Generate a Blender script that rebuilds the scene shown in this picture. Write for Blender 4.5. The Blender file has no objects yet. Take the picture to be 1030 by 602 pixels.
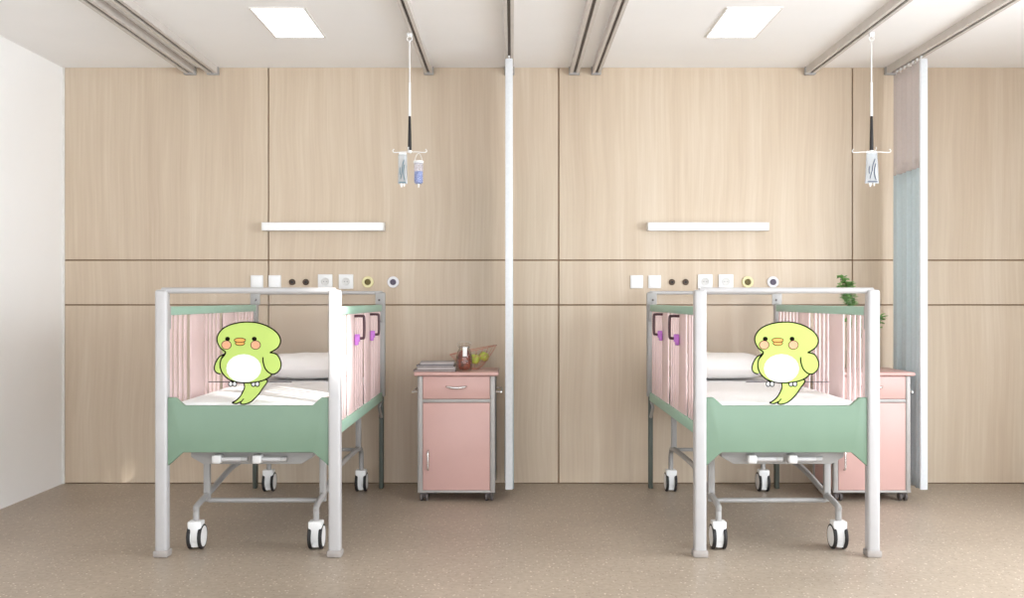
import bpy, bmesh, math, random
from mathutils import Vector, Matrix, noise

random.seed(7)
SC = bpy.context.scene
COL = SC.collection
PI = math.pi

# ------------------------------------------------------------------ materials
def lin(c):
    c = c / 255.0
    return c / 12.92 if c <= 0.04045 else ((c + 0.055) / 1.055) ** 2.4
def rgb(r, g, b):
    return (lin(r), lin(g), lin(b), 1.0)

def mat(name, col, rough=0.5, metal=0.0, var=0.05, scale=12.0, spec=0.5, bump=0.0, coat=0.0, alpha=1.0):
    m = bpy.data.materials.new(name); m.use_nodes = True
    nt = m.node_tree; N = nt.nodes; L = nt.links
    p = N['Principled BSDF']
    p.inputs['Roughness'].default_value = rough
    p.inputs['Metallic'].default_value = metal
    p.inputs['Specular IOR Level'].default_value = spec
    p.inputs['Coat Weight'].default_value = coat
    p.inputs['Alpha'].default_value = alpha
    tc = N.new('ShaderNodeTexCoord'); nz = N.new('ShaderNodeTexNoise')
    nz.inputs['Scale'].default_value = scale; nz.inputs['Detail'].default_value = 4
    L.new(tc.outputs['Object'], nz.inputs['Vector'])
    r = N.new('ShaderNodeValToRGB')
    r.color_ramp.elements[0].position = 0.3; r.color_ramp.elements[1].position = 0.7
    r.color_ramp.elements[0].color = tuple(c * (1 - var) for c in col[:3]) + (1,)
    r.color_ramp.elements[1].color = tuple(min(1, c * (1 + var)) for c in col[:3]) + (1,)
    L.new(nz.outputs['Fac'], r.inputs['Fac']); L.new(r.outputs['Color'], p.inputs['Base Color'])
    if bump:
        b = N.new('ShaderNodeBump'); b.inputs['Strength'].default_value = bump; b.inputs['Distance'].default_value = 0.01
        L.new(nz.outputs['Fac'], b.inputs['Height']); L.new(b.outputs['Normal'], p.inputs['Normal'])
    return m

def emit(name, col, s):
    m = bpy.data.materials.new(name); m.use_nodes = True
    p = m.node_tree.nodes['Principled BSDF']
    p.inputs['Base Color'].default_value = (0.9, 0.9, 0.9, 1)
    p.inputs['Emission Color'].default_value = col; p.inputs['Emission Strength'].default_value = s
    return m

def clear(name, tint=(1, 1, 1, 1), gloss=0.05, body=0.0, bodycol=(1, 1, 1, 1)):
    m = bpy.data.materials.new(name); m.use_nodes = True
    nt = m.node_tree; N = nt.nodes; L = nt.links; N.remove(N['Principled BSDF'])
    out = N['Material Output']
    t = N.new('ShaderNodeBsdfTransparent'); t.inputs['Color'].default_value = tint
    g = N.new('ShaderNodeBsdfGlossy'); g.inputs['Roughness'].default_value = 0.08
    d = N.new('ShaderNodeBsdfDiffuse'); d.inputs['Color'].default_value = bodycol
    fr = N.new('ShaderNodeLayerWeight'); fr.inputs['Blend'].default_value = 0.25
    mu = N.new('ShaderNodeMath'); mu.operation = 'MULTIPLY_ADD'
    mu.inputs[1].default_value = gloss * 3; mu.inputs[2].default_value = gloss * 0.3
    L.new(fr.outputs['Fresnel'], mu.inputs[0])
    a = N.new('ShaderNodeMixShader'); a.inputs['Fac'].default_value = body
    L.new(t.outputs[0], a.inputs[1]); L.new(d.outputs[0], a.inputs[2])
    b = N.new('ShaderNodeMixShader'); L.new(mu.outputs[0], b.inputs['Fac'])
    L.new(a.outputs[0], b.inputs[1]); L.new(g.outputs[0], b.inputs[2])
    L.new(b.outputs[0], out.inputs['Surface'])
    return m

def cloth(name, col, see=0.0, trans=0.4, stripes=0.0):
    m = bpy.data.materials.new(name); m.use_nodes = True
    nt = m.node_tree; N = nt.nodes; L = nt.links; N.remove(N['Principled BSDF'])
    out = N['Material Output']
    tc = N.new('ShaderNodeTexCoord'); nz = N.new('ShaderNodeTexNoise'); nz.inputs['Scale'].default_value = 60
    L.new(tc.outputs['Object'], nz.inputs['Vector'])
    r = N.new('ShaderNodeValToRGB')
    r.color_ramp.elements[0].color = tuple(c * 0.93 for c in col[:3]) + (1,)
    r.color_ramp.elements[1].color = tuple(min(1, c * 1.05) for c in col[:3]) + (1,)
    L.new(nz.outputs['Fac'], r.inputs['Fac'])
    d = N.new('ShaderNodeBsdfDiffuse'); t = N.new('ShaderNodeBsdfTranslucent'); tr = N.new('ShaderNodeBsdfTransparent')
    L.new(r.outputs['Color'], d.inputs['Color']); L.new(r.outputs['Color'], t.inputs['Color'])
    a = N.new('ShaderNodeMixShader'); a.inputs['Fac'].default_value = trans
    L.new(d.outputs[0], a.inputs[1]); L.new(t.outputs[0], a.inputs[2])
    b = N.new('ShaderNodeMixShader'); b.inputs['Fac'].default_value = see
    L.new(a.outputs[0], b.inputs[1]); L.new(tr.outputs[0], b.inputs[2])
    L.new(b.outputs[0], out.inputs['Surface'])
    return m

def wood_mat():
    m = bpy.data.materials.new('wall_oak_veneer'); m.use_nodes = True
    nt = m.node_tree; N = nt.nodes; L = nt.links; p = N['Principled BSDF']
    p.inputs['Roughness'].default_value = 0.42; p.inputs['Specular IOR Level'].default_value = 0.35
    tc = N.new('ShaderNodeTexCoord')
    # gentle wander of the grain lines
    w = N.new('ShaderNodeTexNoise'); w.inputs['Scale'].default_value = 0.9; w.inputs['Detail'].default_value = 1
    L.new(tc.outputs['Object'], w.inputs['Vector'])
    mx = N.new('ShaderNodeVectorMath'); mx.operation = 'MULTIPLY_ADD'
    mx.inputs[1].default_value = (0.10, 0, 0)
    L.new(w.outputs['Color'], mx.inputs[0]); L.new(tc.outputs['Object'], mx.inputs[2])
    def layer(sx, sz, det, rough):
        mp = N.new('ShaderNodeMapping'); mp.inputs['Scale'].default_value = (sx, 1, sz)
        L.new(mx.outputs[0], mp.inputs['Vector'])
        n = N.new('ShaderNodeTexNoise'); n.inputs['Scale'].default_value = 1; n.inputs['Detail'].default_value = det
        n.inputs['Roughness'].default_value = rough
        L.new(mp.outputs[0], n.inputs['Vector']); return n
    a = layer(9, 0.5, 5, 0.6); b = layer(70, 1.6, 3, 0.6); c = layer(1.6, 0.3, 2, 0.5)
    def mixf(x, y, f):
        k = N.new('ShaderNodeMix'); k.data_type = 'FLOAT'; k.inputs[0].default_value = f
        L.new(x, k.inputs[2]); L.new(y, k.inputs[3]); return k.outputs[0]
    s = mixf(mixf(a.outputs['Fac'], b.outputs['Fac'], 0.42), c.outputs['Fac'], 0.3)
    r = N.new('ShaderNodeValToRGB'); e = r.color_ramp.elements
    e[0].position = 0.34; e[0].color = rgb(194, 173, 150)
    e[1].position = 0.66; e[1].color = rgb(216, 200, 180)
    k = e.new(0.5); k.color = rgb(205, 186, 163)
    L.new(s, r.inputs['Fac']); L.new(r.outputs['Color'], p.inputs['Base Color'])
    bp = N.new('ShaderNodeBump'); bp.inputs['Strength'].default_value = 0.05; bp.inputs['Distance'].default_value = 0.004
    L.new(b.outputs['Fac'], bp.inputs['Height']); L.new(bp.outputs['Normal'], p.inputs['Normal'])
    return m

def floor_mat():
    m = bpy.data.materials.new('floor_terrazzo'); m.use_nodes = True
    nt = m.node_tree; N = nt.nodes; L = nt.links; p = N['Principled BSDF']
    p.inputs['Roughness'].default_value = 0.4; p.inputs['Specular IOR Level'].default_value = 0.4
    tc = N.new('ShaderNodeTexCoord')
    n1 = N.new('ShaderNodeTexNoise'); n1.inputs['Scale'].default_value = 1.1; n1.inputs['Detail'].default_value = 6
    n1.inputs['Roughness'].default_value = 0.65
    n2 = N.new('ShaderNodeTexNoise'); n2.inputs['Scale'].default_value = 38; n2.inputs['Detail'].default_value = 4
    L.new(tc.outputs['Object'], n1.inputs['Vector']); L.new(tc.outputs['Object'], n2.inputs['Vector'])
    k = N.new('ShaderNodeMix'); k.data_type = 'FLOAT'; k.inputs[0].default_value = 0.45
    L.new(n1.outputs['Fac'], k.inputs[2]); L.new(n2.outputs['Fac'], k.inputs[3])
    r = N.new('ShaderNodeValToRGB'); e = r.color_ramp.elements
    e[0].position = 0.35; e[0].color = rgb(152, 137, 121)
    e[1].position = 0.65; e[1].color = rgb(178, 163, 146)
    L.new(k.outputs[0], r.inputs['Fac'])
    last = r.outputs['Color']
    for sc, lo, hi, pick, colr in ((55, 0.10, 0.17, 0.72, rgb(236, 226, 210)), (70, 0.10, 0.18, 0.78, rgb(100, 78, 60)), (24, 0.05, 0.075, 0.72, rgb(240, 234, 224))):
        v = N.new('ShaderNodeTexVoronoi'); v.inputs['Scale'].default_value = sc
        mp = N.new('ShaderNodeMapping'); mp.inputs['Location'].default_value = (sc * 0.37, sc * 0.11, 0)
        L.new(tc.outputs['Object'], mp.inputs['Vector']); L.new(mp.outputs[0], v.inputs['Vector'])
        mr = N.new('ShaderNodeMapRange'); mr.inputs[1].default_value = lo * 1.6; mr.inputs[2].default_value = hi * 1.6
        mr.inputs[3].default_value = 1; mr.inputs[4].default_value = 0
        L.new(v.outputs['Distance'], mr.inputs[0])
        sep = N.new('ShaderNodeSeparateColor'); L.new(v.outputs['Color'], sep.inputs[0])
        gt = N.new('ShaderNodeMath'); gt.operation = 'GREATER_THAN'; gt.inputs[1].default_value = pick
        L.new(sep.outputs[0], gt.inputs[0])
        mu = N.new('ShaderNodeMath'); mu.operation = 'MULTIPLY'; L.new(mr.outputs[0], mu.inputs[0]); L.new(gt.outputs[0], mu.inputs[1])
        m2 = N.new('ShaderNodeMath'); m2.operation = 'MULTIPLY'; m2.inputs[1].default_value = 0.7; L.new(mu.outputs[0], m2.inputs[0])
        mix = N.new('ShaderNodeMix'); mix.data_type = 'RGBA'
        L.new(m2.outputs[0], mix.inputs[0]); L.new(last, mix.inputs[6]); mix.inputs[7].default_value = colr
        last = mix.outputs[2]
    L.new(last, p.inputs['Base Color'])
    rr = N.new('ShaderNodeMapRange'); rr.inputs[3].default_value = 0.32; rr.inputs[4].default_value = 0.5
    L.new(n1.outputs['Fac'], rr.inputs[0]); L.new(rr.outputs[0], p.inputs['Roughness'])
    return m

M = dict(
    wood=wood_mat(), floor=floor_mat(),
    groove=mat('groove_brown', rgb(140, 112, 86), 0.8),
    white_wall=mat('wall_white', rgb(252, 250, 248), 0.6, var=0.015, scale=3),
    ceiling=mat('ceiling_white', rgb(250, 248, 246), 0.8, var=0.012, scale=3),
    trim=mat('trim_white', rgb(232, 228, 222), 0.5),
    alu=mat('track_aluminium', rgb(206, 199, 192), 0.42, 0.0, var=0.04),
    alu_dark=mat('track_slot', rgb(92, 84, 78), 0.6),
    post=mat('silver_paint', rgb(186, 183, 182), 0.4, 0.1, var=0.03),
    tube=mat('tube_paint', rgb(166, 163, 160), 0.42, 0.1, var=0.03),
    deck=mat('deck_paint', rgb(160, 157, 154), 0.5, 0.1),
    crank=mat('crank_knob', rgb(206, 203, 200), 0.4),
    dark_leg=mat('dark_leg_tone', rgb(86, 92, 84), 0.5),  # lower rear legs, darker than the posts above them
    foot=mat('foot_rubber', rgb(160, 152, 146), 0.6),
    green=mat('mint_panel', rgb(117, 141, 120), 0.45, var=0.03, scale=4),
    green_rail=mat('mint_rail', rgb(156, 190, 170), 0.45, var=0.03),
    pink=mat('pink_slat', rgb(234, 206, 204), 0.42, var=0.02),
    cab_pink=mat('cabinet_pink', rgb(206, 166, 158), 0.4, var=0.02, scale=5),
    cab_grey=mat('cabinet_frame_grey', rgb(168, 164, 160), 0.4, 0.15),
    chrome=mat('brushed_chrome', rgb(214, 212, 208), 0.25, 0.8),
    black=mat('black_plastic', rgb(22, 18, 18), 0.4),
    grip=mat('dark_maroon_handle', rgb(72, 40, 48), 0.4),
    purple=mat('purple_latch', rgb(196, 120, 208), 0.45),
    rubber=mat('tyre_rubber', rgb(34, 32, 32), 0.6),
    grey_rubber=mat('grey_caster', rgb(92, 84, 82), 0.6),
    white_plastic=mat('white_plastic', rgb(238, 237, 235), 0.35, var=0.015),
    lamp_white=mat('lamp_white', rgb(246, 245, 244), 0.4, var=0.01),
    sheet=mat('white_sheet', rgb(253, 252, 251), 0.85, var=0.012, scale=20, bump=0.05),
    pillow=mat('pillow_cotton', rgb(250, 246, 243), 0.9, var=0.02, scale=14, bump=0.35),
    gas=mat('bronze_outlet', rgb(84, 66, 52), 0.45, 0.3),
    hole=mat('socket_shadow_grey', rgb(214, 212, 208), 0.5),
    pin=mat('socket_pin_dark', rgb(120, 116, 112), 0.5),
    yellow=mat('yellow_ring', rgb(232, 222, 172), 0.45), olive=mat('olive_core', rgb(104, 92, 44), 0.5),
    ring_white=mat('white_ring', rgb(236, 234, 236), 0.4), plum=mat('plum_core', rgb(98, 88, 104), 0.5),
    clear=clear('clear_acrylic', gloss=0.015),
    glass=clear('clear_glass', tint=(0.95, 0.93, 0.9, 1), gloss=0.10),
    bag=clear('infusion_bag_film', tint=(0.96, 0.98, 1, 1), gloss=0.08, body=0.42, bodycol=rgb(206, 212, 216)),
    vial=clear('vial_plastic', tint=(0.98, 0.98, 1, 1), gloss=0.03, body=0.15, bodycol=rgb(230, 228, 236)),
    blue_fluid=mat('blue_fluid', rgb(84, 118, 186), 0.5),
    ink=mat('teal_ink', rgb(60, 100, 116), 0.6), ink_dark=mat('slate_ink', rgb(50, 60, 84), 0.6),
    mesh=cloth('curtain_mesh', rgb(226, 218, 216), see=0.42, trans=0.35),
    blue=cloth('curtain_blue', rgb(222, 234, 237), see=0.03, trans=0.28),
    hem=cloth('curtain_hem', rgb(246, 248, 250), see=0.0, trans=0.35),
    copper=mat('copper_wire', rgb(206, 150, 130), 0.35, 0.5),
    apple=mat('green_apple', rgb(190, 200, 84), 0.35, var=0.18, scale=30),
    stem=mat('brown_stem', rgb(90, 70, 44), 0.7),
    potpourri=mat('dried_fruit', rgb(124, 58, 38), 0.5, var=0.85, scale=55),
    tag=mat('paper_tag', rgb(250, 248, 244), 0.7),
    paper=mat('paper_edge', rgb(186, 178, 174), 0.8),
    mag1=mat('magazine_charcoal', rgb(70, 64, 68), 0.35, var=0.3, scale=18),
    mag2=mat('magazine_grey', rgb(150, 142, 142), 0.35, var=0.3, scale=14),
    mag3=mat('magazine_silver', rgb(176, 166, 160), 0.35, var=0.25, scale=16),
    mag4=mat('magazine_brown', rgb(112, 92, 88), 0.35, var=0.3, scale=12),
    leaf=mat('leaf_green', rgb(112, 156, 84), 0.5, var=0.35, scale=40),
    vase=mat('vase_ceramic', rgb(236, 220, 216), 0.4),
    b_green=mat('print_lime', rgb(184, 206, 112), 0.6, spec=0.1, var=0.015), b_white=mat('print_white', rgb(236, 236, 234), 0.6, var=0.01),
    b_line=mat('print_outline', rgb(22, 20, 12), 0.8, spec=0.05), b_cheek=mat('print_cheek', rgb(222, 160, 122), 0.6),
    b_beak=mat('print_beak', rgb(226, 160, 78), 0.6), b_perch=mat('print_perch', rgb(70, 64, 66), 0.6),
    panel_light=emit('panel_light', (0.94, 0.97, 1, 1), 2.6),
)

# ------------------------------------------------------------------ mesh builder
def catmull(pts, n=6, closed=False):
    P = [Vector(p) for p in pts]; out = []
    k = len(P); rng = range(k if closed else k - 1)
    for i in rng:
        p1, p2 = P[i], P[(i + 1) % k]
        p0 = P[i - 1] if (closed or i > 0) else p1
        p3 = P[(i + 2) % k] if (closed or i + 2 < k) else p2
        for j in range(n):
            t = j / n
            out.append(0.5 * ((2 * p1) + (p2 - p0) * t + (2 * p0 - 5 * p1 + 4 * p2 - p3) * t * t + (3 * p1 - p0 - 3 * p2 + p3) * t ** 3))
    if not closed: out.append(P[-1].copy())
    return out

class MB:
    def __init__(s): s.bm = bmesh.new(); s.mi = 0
    def _mark(s, faces):
        for f in faces: f.material_index = s.mi
    def box(s, x0, x1, y0, y1, z0, z1, bev=0.0, seg=2, rot=None):
        b = bmesh.new()
        r = bmesh.ops.create_cube(b, size=1)
        c = Vector(((x0 + x1) / 2, (y0 + y1) / 2, (z0 + z1) / 2))
        for v in b.verts:
            v.co = Vector((v.co.x * (x1 - x0), v.co.y * (y1 - y0), v.co.z * (z1 - z0)))
        if bev: bmesh.ops.bevel(b, geom=b.edges[:] , offset=bev, segments=seg, profile=0.5, affect='EDGES')
        for v in b.verts:
            if rot: v.co = rot @ v.co
            v.co += c
        s._merge(b); return s
    def _merge(s, b):
        me = bpy.data.meshes.new('t'); b.to_mesh(me); b.free()
        n = len(s.bm.faces); s.bm.from_mesh(me); bpy.data.meshes.remove(me)
        s.bm.faces.ensure_lookup_table(); s._mark(s.bm.faces[n:])
    def tube(s, pts, r, seg=12, caps=True, closed=False):
        P = [Vector(p) for p in pts]; k = len(P)
        rad = r if isinstance(r, (list, tuple)) else [r] * k
        b = bmesh.new(); rings = []; nrm = None
        for i in range(k):
            if closed: t = (P[(i + 1) % k] - P[i - 1]).normalized()
            else: t = (P[min(i + 1, k - 1)] - P[max(i - 1, 0)]).normalized()
            if nrm is None:
                a = Vector((0, 0, 1)) if abs(t.z) < 0.9 else Vector((1, 0, 0))
                nrm = t.cross(a).normalized()
            nrm = (nrm - t * nrm.dot(t)).normalized(); bn = t.cross(nrm)
            rings.append([b.verts.new(P[i] + rad[i] * (math.cos(2 * PI * j / seg) * nrm + math.sin(2 * PI * j / seg) * bn)) for j in range(seg)])
        for i in range(k if closed else k - 1):
            A, B = rings[i], rings[(i + 1) % k]
            for j in range(seg): b.faces.new((A[j], A[(j + 1) % seg], B[(j + 1) % seg], B[j]))
        if caps and not closed:
            b.faces.new(rings[0][::-1]); b.faces.new(rings[-1])
        bmesh.ops.recalc_face_normals(b, faces=b.faces[:])
        s._merge(b); return s
    def lathe(s, prof, c=(0, 0, 0), seg=24, rot=None, sc=(1, 1)):
        b = bmesh.new(); rings = []; c = Vector(c)
        for (r, z) in prof:
            if r < 1e-6: rings.append([b.verts.new((0, 0, z))])
            else: rings.append([b.verts.new((sc[0] * r * math.cos(2 * PI * j / seg), sc[1] * r * math.sin(2 * PI * j / seg), z)) for j in range(seg)])
        for A, B in zip(rings, rings[1:]):
            for j in range(seg):
                q = [A[j % len(A)], A[(j + 1) % len(A)], B[(j + 1) % len(B)], B[j % len(B)]]
                u = []
                for v in q:
                    if v not in u: u.append(v)
                if len(u) >= 3: b.faces.new(u)
        if len(rings[0]) > 1: b.faces.new(rings[0][::-1])
        if len(rings[-1]) > 1: b.faces.new(rings[-1])
        bmesh.ops.recalc_face_normals(b, faces=b.faces[:])
        for v in b.verts: v.co = (rot @ v.co if rot else v.co) + c
        s._merge(b); return s
    def prism(s, poly, y0, y1, bev=0.0, axis='y'):
        """polygon in (x,z), extruded along y (or (y,z) along x, or (x,y) along z)"""
        b = bmesh.new()
        def co(p, t):
            return (p[0], t, p[1]) if axis == 'y' else (t, p[0], p[1]) if axis == 'x' else (p[0], p[1], t)
        A = [b.verts.new(co(p, y0)) for p in poly]; B = [b.verts.new(co(p, y1)) for p in poly]
        b.faces.new(A); b.faces.new(B[::-1]); k = len(poly)
        for i in range(k): b.faces.new((A[i], B[i], B[(i + 1) % k], A[(i + 1) % k]))
        bmesh.ops.recalc_face_normals(b, faces=b.faces[:])
        if bev: bmesh.ops.bevel(b, geom=b.edges[:], offset=bev, segments=2, profile=0.5, affect='EDGES')
        s._merge(b); return s
    def mat(s, i): s.mi = i; return s
    def build(s, name, mats, parent=None, sharp=38):
        me = bpy.data.meshes.new(name)
        for f in s.bm.faces: f.smooth = True
        for e in s.bm.edges:
            if len(e.link_faces) == 2 and e.calc_face_angle(0) > math.radians(sharp): e.smooth = False
        s.bm.to_mesh(me); s.bm.free()
        for m in (mats if isinstance(mats, (list, tuple)) else [mats]): me.materials.append(m)
        o = bpy.data.objects.new(name, me); COL.objects.link(o)
        if parent: o.parent = parent
        return o

def tag(o, label=None, cat=None, group=None, kind=None):
    if label: o['label'] = label
    if cat: o['category'] = cat
    if group: o['group'] = group
    if kind: o['kind'] = kind
    return o
def thing(name, loc, label, cat, group=None):
    o = bpy.data.objects.new(name, None); COL.objects.link(o); o.location = loc
    o.empty_display_size = 0.1
    return tag(o, label, cat, group)
def copy_tree(o, parent=None):
    c = o.copy(); COL.objects.link(c)
    if parent: c.parent = parent
    for ch in list(o.children): copy_tree(ch, c)
    return c
def copy_thing(o, loc, label, group=None):
    c = copy_tree(o); c.location = loc; c['label'] = label
    if group: c['group'] = group
    return c

# ------------------------------------------------------------------ camera (1030 x 602 frame)
F, CX, CY, EYE = 1008.0, 515.0, 301.0, 1.243
def PX(px, d): return (px - CX) * d / F
def PZ(py, d): return EYE - (py - CY) * d / F
cam = bpy.data.cameras.new('camera'); co = bpy.data.objects.new('camera', cam); COL.objects.link(co)
cam.sensor_width = 36; cam.lens = F / 1030 * 36; cam.clip_start = 0.05
co.location = (0, 0, EYE); co.rotation_euler = (PI / 2, 0, 0); SC.camera = co

# ------------------------------------------------------------------ room
D, H, XL, XR = 6.74, 2.80, -3.02, 3.62
YB = -0.6
o = MB().box(XL - 0.2, XR + 0.2, YB, D + 0.2, -0.12, 0).build('floor', M['floor']); tag(o, kind='structure')
o = MB().box(XL - 0.2, XR + 0.2, YB, D + 0.2, H, H + 0.12).build('ceiling', M['ceiling']); tag(o, kind='structure')
o = MB().box(XL - 0.12, XL, YB, D + 0.2, 0, H).build('wall_left', M['white_wall']); tag(o, kind='structure')
w = MB().mat(1).box(XL, XR, D + 0.012, D + 0.15, 0, H).mat(0)
xs = [XL, -1.638, 0.314, 2.29, XR]; zs = [0.0, 1.203, 1.504, H]; g = 0.0042
for i in range(4):
    for j in range(3):
        w.box(xs[i] + (g if i else 0), xs[i + 1] - g, D, D + 0.02, zs[j] + (g if j else 0.006), zs[j + 1] - (g if j < 2 else 0), bev=0.0015, seg=1)
o = w.build('wall_back', [M['wood'], M['groove']]); tag(o, kind='structure')
o = MB().box(XL, XL + 0.014, D - 0.012, D - 0.0005, 0, H, bev=0.002).build('trim_1', M['trim']); tag(o, kind='structure')
# side wall with its big window, just past the right edge of the photograph
WY0, WY1, WZ0, WZ1 = 0.4, 5.0, 0.12, 2.42
w = MB()
w.box(XR, XR + 0.15, YB, WY0, 0, H).box(XR, XR + 0.15, WY1, D + 0.2, 0, H)
w.box(XR, XR + 0.15, WY0, WY1, 0, WZ0).box(XR, XR + 0.15, WY0, WY1, WZ1, H)
o = w.build('wall_right', M['white_wall']); tag(o, kind='structure')
w = MB()
for y in (WY0, (2 * WY0 + WY1) / 3, (WY0 + 2 * WY1) / 3, WY1): w.box(XR + 0.04, XR + 0.1, y - 0.03, y + 0.03, WZ0, WZ1, bev=0.004)
for z in (WZ0 + 0.03, WZ1 - 0.03): w.box(XR + 0.04, XR + 0.1, WY0, WY1, z - 0.03, z + 0.03, bev=0.004)
o = w.build('window_1', M['trim']); tag(o, kind='structure')
p_ = MB().box(XR + 0.066, XR + 0.072, WY0, WY1, WZ0, WZ1).build('pane', M['clear'], o)

# ------------------------------------------------------------------ ceiling lights
def ceiling_light(x, y, label):
    t = thing('ceiling_light', (x, y, H), label, 'ceiling light', 'recessed ceiling panels')
    f = MB(); hx, hy = 0.14, 0.295
    for (a, b, c, d) in ((-hx - 0.012, -hx, -hy - 0.012, hy + 0.012), (hx, hx + 0.012, -hy - 0.012, hy + 0.012), (-hx, hx, -hy - 0.012, -hy), (-hx, hx, hy, hy + 0.012)):
        f.box(a, b, c, d, -0.006, 0.0)
    f.build('frame', M['trim'], t)
    MB().box(-hx, hx, -hy, hy, -0.004, -0.0005).build('diffuser', M['panel_light'], t)
    return t
ly = (5.355 + 5.94) / 2
ceiling_light(-1.255, ly, 'white glowing ceiling panel nearer the white side wall')
ceiling_light(1.295, ly, 'white glowing ceiling panel above the crib beside the blue curtain')

# ------------------------------------------------------------------ ceiling tracks
def track(px_wall, wpx, label, cat='ceiling track', h=0.045, single=False):
    x = PX(px_wall, D); wd = wpx / 149.6; y0, y1 = 1.6, D - 0.03
    t = thing('ceiling_track', (x, D, H), label, cat, 'ceiling tracks')
    prof = [(-wd / 2, 0), (-wd / 2, -h), (-wd * 0.16, -h), (-wd * 0.16, -h + 0.014), (wd * 0.16, -h + 0.014), (wd * 0.16, -h), (wd / 2, -h), (wd / 2, 0)]
    MB().prism(prof, y0 - D, y1 - D, axis='y').build('rail', M['alu'], t)
    MB().box(-wd * 0.155, wd * 0.155, y0 - D, y1 - D, -h + 0.010, -h + 0.0135).build('slot', M['alu_dark'], t)
    MB().box(-wd / 2 - 0.006, wd / 2 + 0.006, -0.032, -0.001, -h - 0.007, 0, bev=0.003).build('end_cap', M['tube'], t)
    return t
track(192, 10, 'grey ceiling track closest to the white side wall')
track(215, 10, 'grey ceiling track second from the white side wall')
track(431.5, 8, 'grey ceiling track carrying the rod with the blue vial')
track(512.5, 8, 'grey ceiling track over the middle curtain')
track(577.5, 9, 'grey ceiling track just past the middle curtain, nearer it of a close pair')
track(599.5, 8, 'grey ceiling track just past the middle curtain, farther from it of a close pair')
track(814, 9, 'grey ceiling track carrying the rod with a single bag')
track(895, 10, 'grey ceiling track carrying the blue curtain')

# ------------------------------------------------------------------ drip hangers
def hanger(x, y, label, spread):
    t = thing('drip_hanger', (x, y, H), label, 'drip hanger', 'ceiling drip hangers')
    z = lambda py: PZ(py, y) - H
    MB().box(-0.014, 0.014, -0.012, 0.012, -0.062, -0.040, bev=0.003).tube([(0.014 * math.cos(a), 0, -0.074 + 0.014 * math.sin(a)) for a in [2 * PI * i / 16 for i in range(16)]], 0.0028, 6, closed=True).build('hook', M['white_plastic'], t)
    MB().tube([(0, 0, -0.085), (0, 0, z(83))], 0.0036, 8).tube([(0, 0, z(83)), (0, 0, z(117))], [0.006, 0.0075], 10).build('rod', M['white_plastic'], t)
    MB().tube([(0, 0, z(116)), (0, 0, z(122)), (0, 0, z(152))], [0.0065, 0.008, 0.0115], 12).build('grip', M['black'], t)
    h = MB().lathe([(0.0, 0), (0.012, 0.0), (0.013, -0.008), (0.008, -0.014), (0, -0.014)], (0, 0, z(151.5)), 12)
    for sx in (-1, 1):
        pts = catmull([(0, 0, z(153)), (sx * spread * 0.5, 0, z(153)), (sx * spread, 0, z(153.5)), (sx * (spread + 0.012), 0, z(152)), (sx * (spread + 0.004), 0, z(150))], 5)
        h.tube(pts, 0.0026, 6)
    for sy in (-1, 1):
        h.tube(catmull([(0, 0, z(153)), (0, sy * 0.05, z(153.3)), (0, sy * 0.075, z(151.5)), (0, sy * 0.068, z(150))], 5), 0.0026, 6)
    h.build('hook_crossbar', M['white_plastic'], t)
    return t
hanger(-0.583, 5.71, 'white ceiling rod with black grip holding a bag and a blue vial', 0.085)
hanger(2.045, 5.70, 'white ceiling rod with black grip holding only one bag', 0.098)

def bag_mesh(wt, wb, hgt, th):
    b = MB(); nz, na = 10, 16; rings = []; bm = bmesh.new()
    for i in range(nz + 1):
        t = i / nz; wd = wt + (wb - wt) * t; k = math.sin(PI * min(1, max(0, (t * 0.94 + 0.03)))) ** 0.5
        rings.append([bm.verts.new((math.copysign(abs(math.cos(a)) ** 0.7, math.cos(a)) * wd / 2, math.sin(a) * th / 2 * k + 0.0, -hgt * t)) for a in [2 * PI * j / na for j in range(na)]])
    for A, B in zip(rings, rings[1:]):
        for j in range(na): bm.faces.new((A[j], A[(j + 1) % na], B[(j + 1) % na], B[j]))
    bm.faces.new(rings[0][::-1]); bm.faces.new(rings[-1])
    bmesh.ops.recalc_face_normals(bm, faces=bm.faces[:]); b._merge(bm); return b
def drip_bag(x, y, ztop, zbot, wt, wb, label, ink):
    t = thing('infusion_bag', (x, y, zbot), label, 'infusion bag')
    hgt = ztop - zbot
    o = bag_mesh(wt, wb, hgt * 0.90, 0.024); b = o.build('bag', M['bag'], t); b.location = (0, 0, hgt)
    MB().box(-wt * 0.42, wt * 0.42, -0.002, 0.002, hgt - 0.003, hgt + 0.011, bev=0.001).build('hanging_tab', M['white_plastic'], t)
    pr = MB()
    for pts in ([(0.16, -0.18), (0.02, -0.36), (-0.06, -0.56), (-0.20, -0.76)], [(0.22, -0.32), (0.12, -0.50), (0.14, -0.66), (0.24, -0.80)], [(-0.22, -0.40), (-0.26, -0.52), (-0.24, -0.62)]):
        P = catmull([(a * wb, -0.0135, hgt + c * hgt) for a, c in pts], 5)
        pr.tube(P, 0.0024, 5)
    pr.box(-wb * 0.36, wb * 0.34, -0.0142, -0.0132, hgt * 0.13, hgt * 0.16)
    pr.build('printed_label', ink, t)
    MB().lathe([(0.0, 0), (0.004, 0), (0.005, 0.008), (0.007, 0.010), (0.007, hgt * 0.11), (0, hgt * 0.11)], (-wb * 0.12, 0, 0), 10).build('port', M['white_plastic'], t)
    MB().lathe([(0.0, 0.004), (0.003, 0.004), (0.004, 0.012), (0.005, hgt * 0.11), (0, hgt * 0.11)], (wb * 0.16, 0, 0), 10).build('port', M['white_plastic'], t)
    return t
drip_bag(PX(405, 5.71), 5.71, PZ(155.5, 5.71), PZ(188.5, 5.71), 0.050, 0.054, 'clear infusion bag with teal print hanging next to the blue vial', M['ink'])
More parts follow.
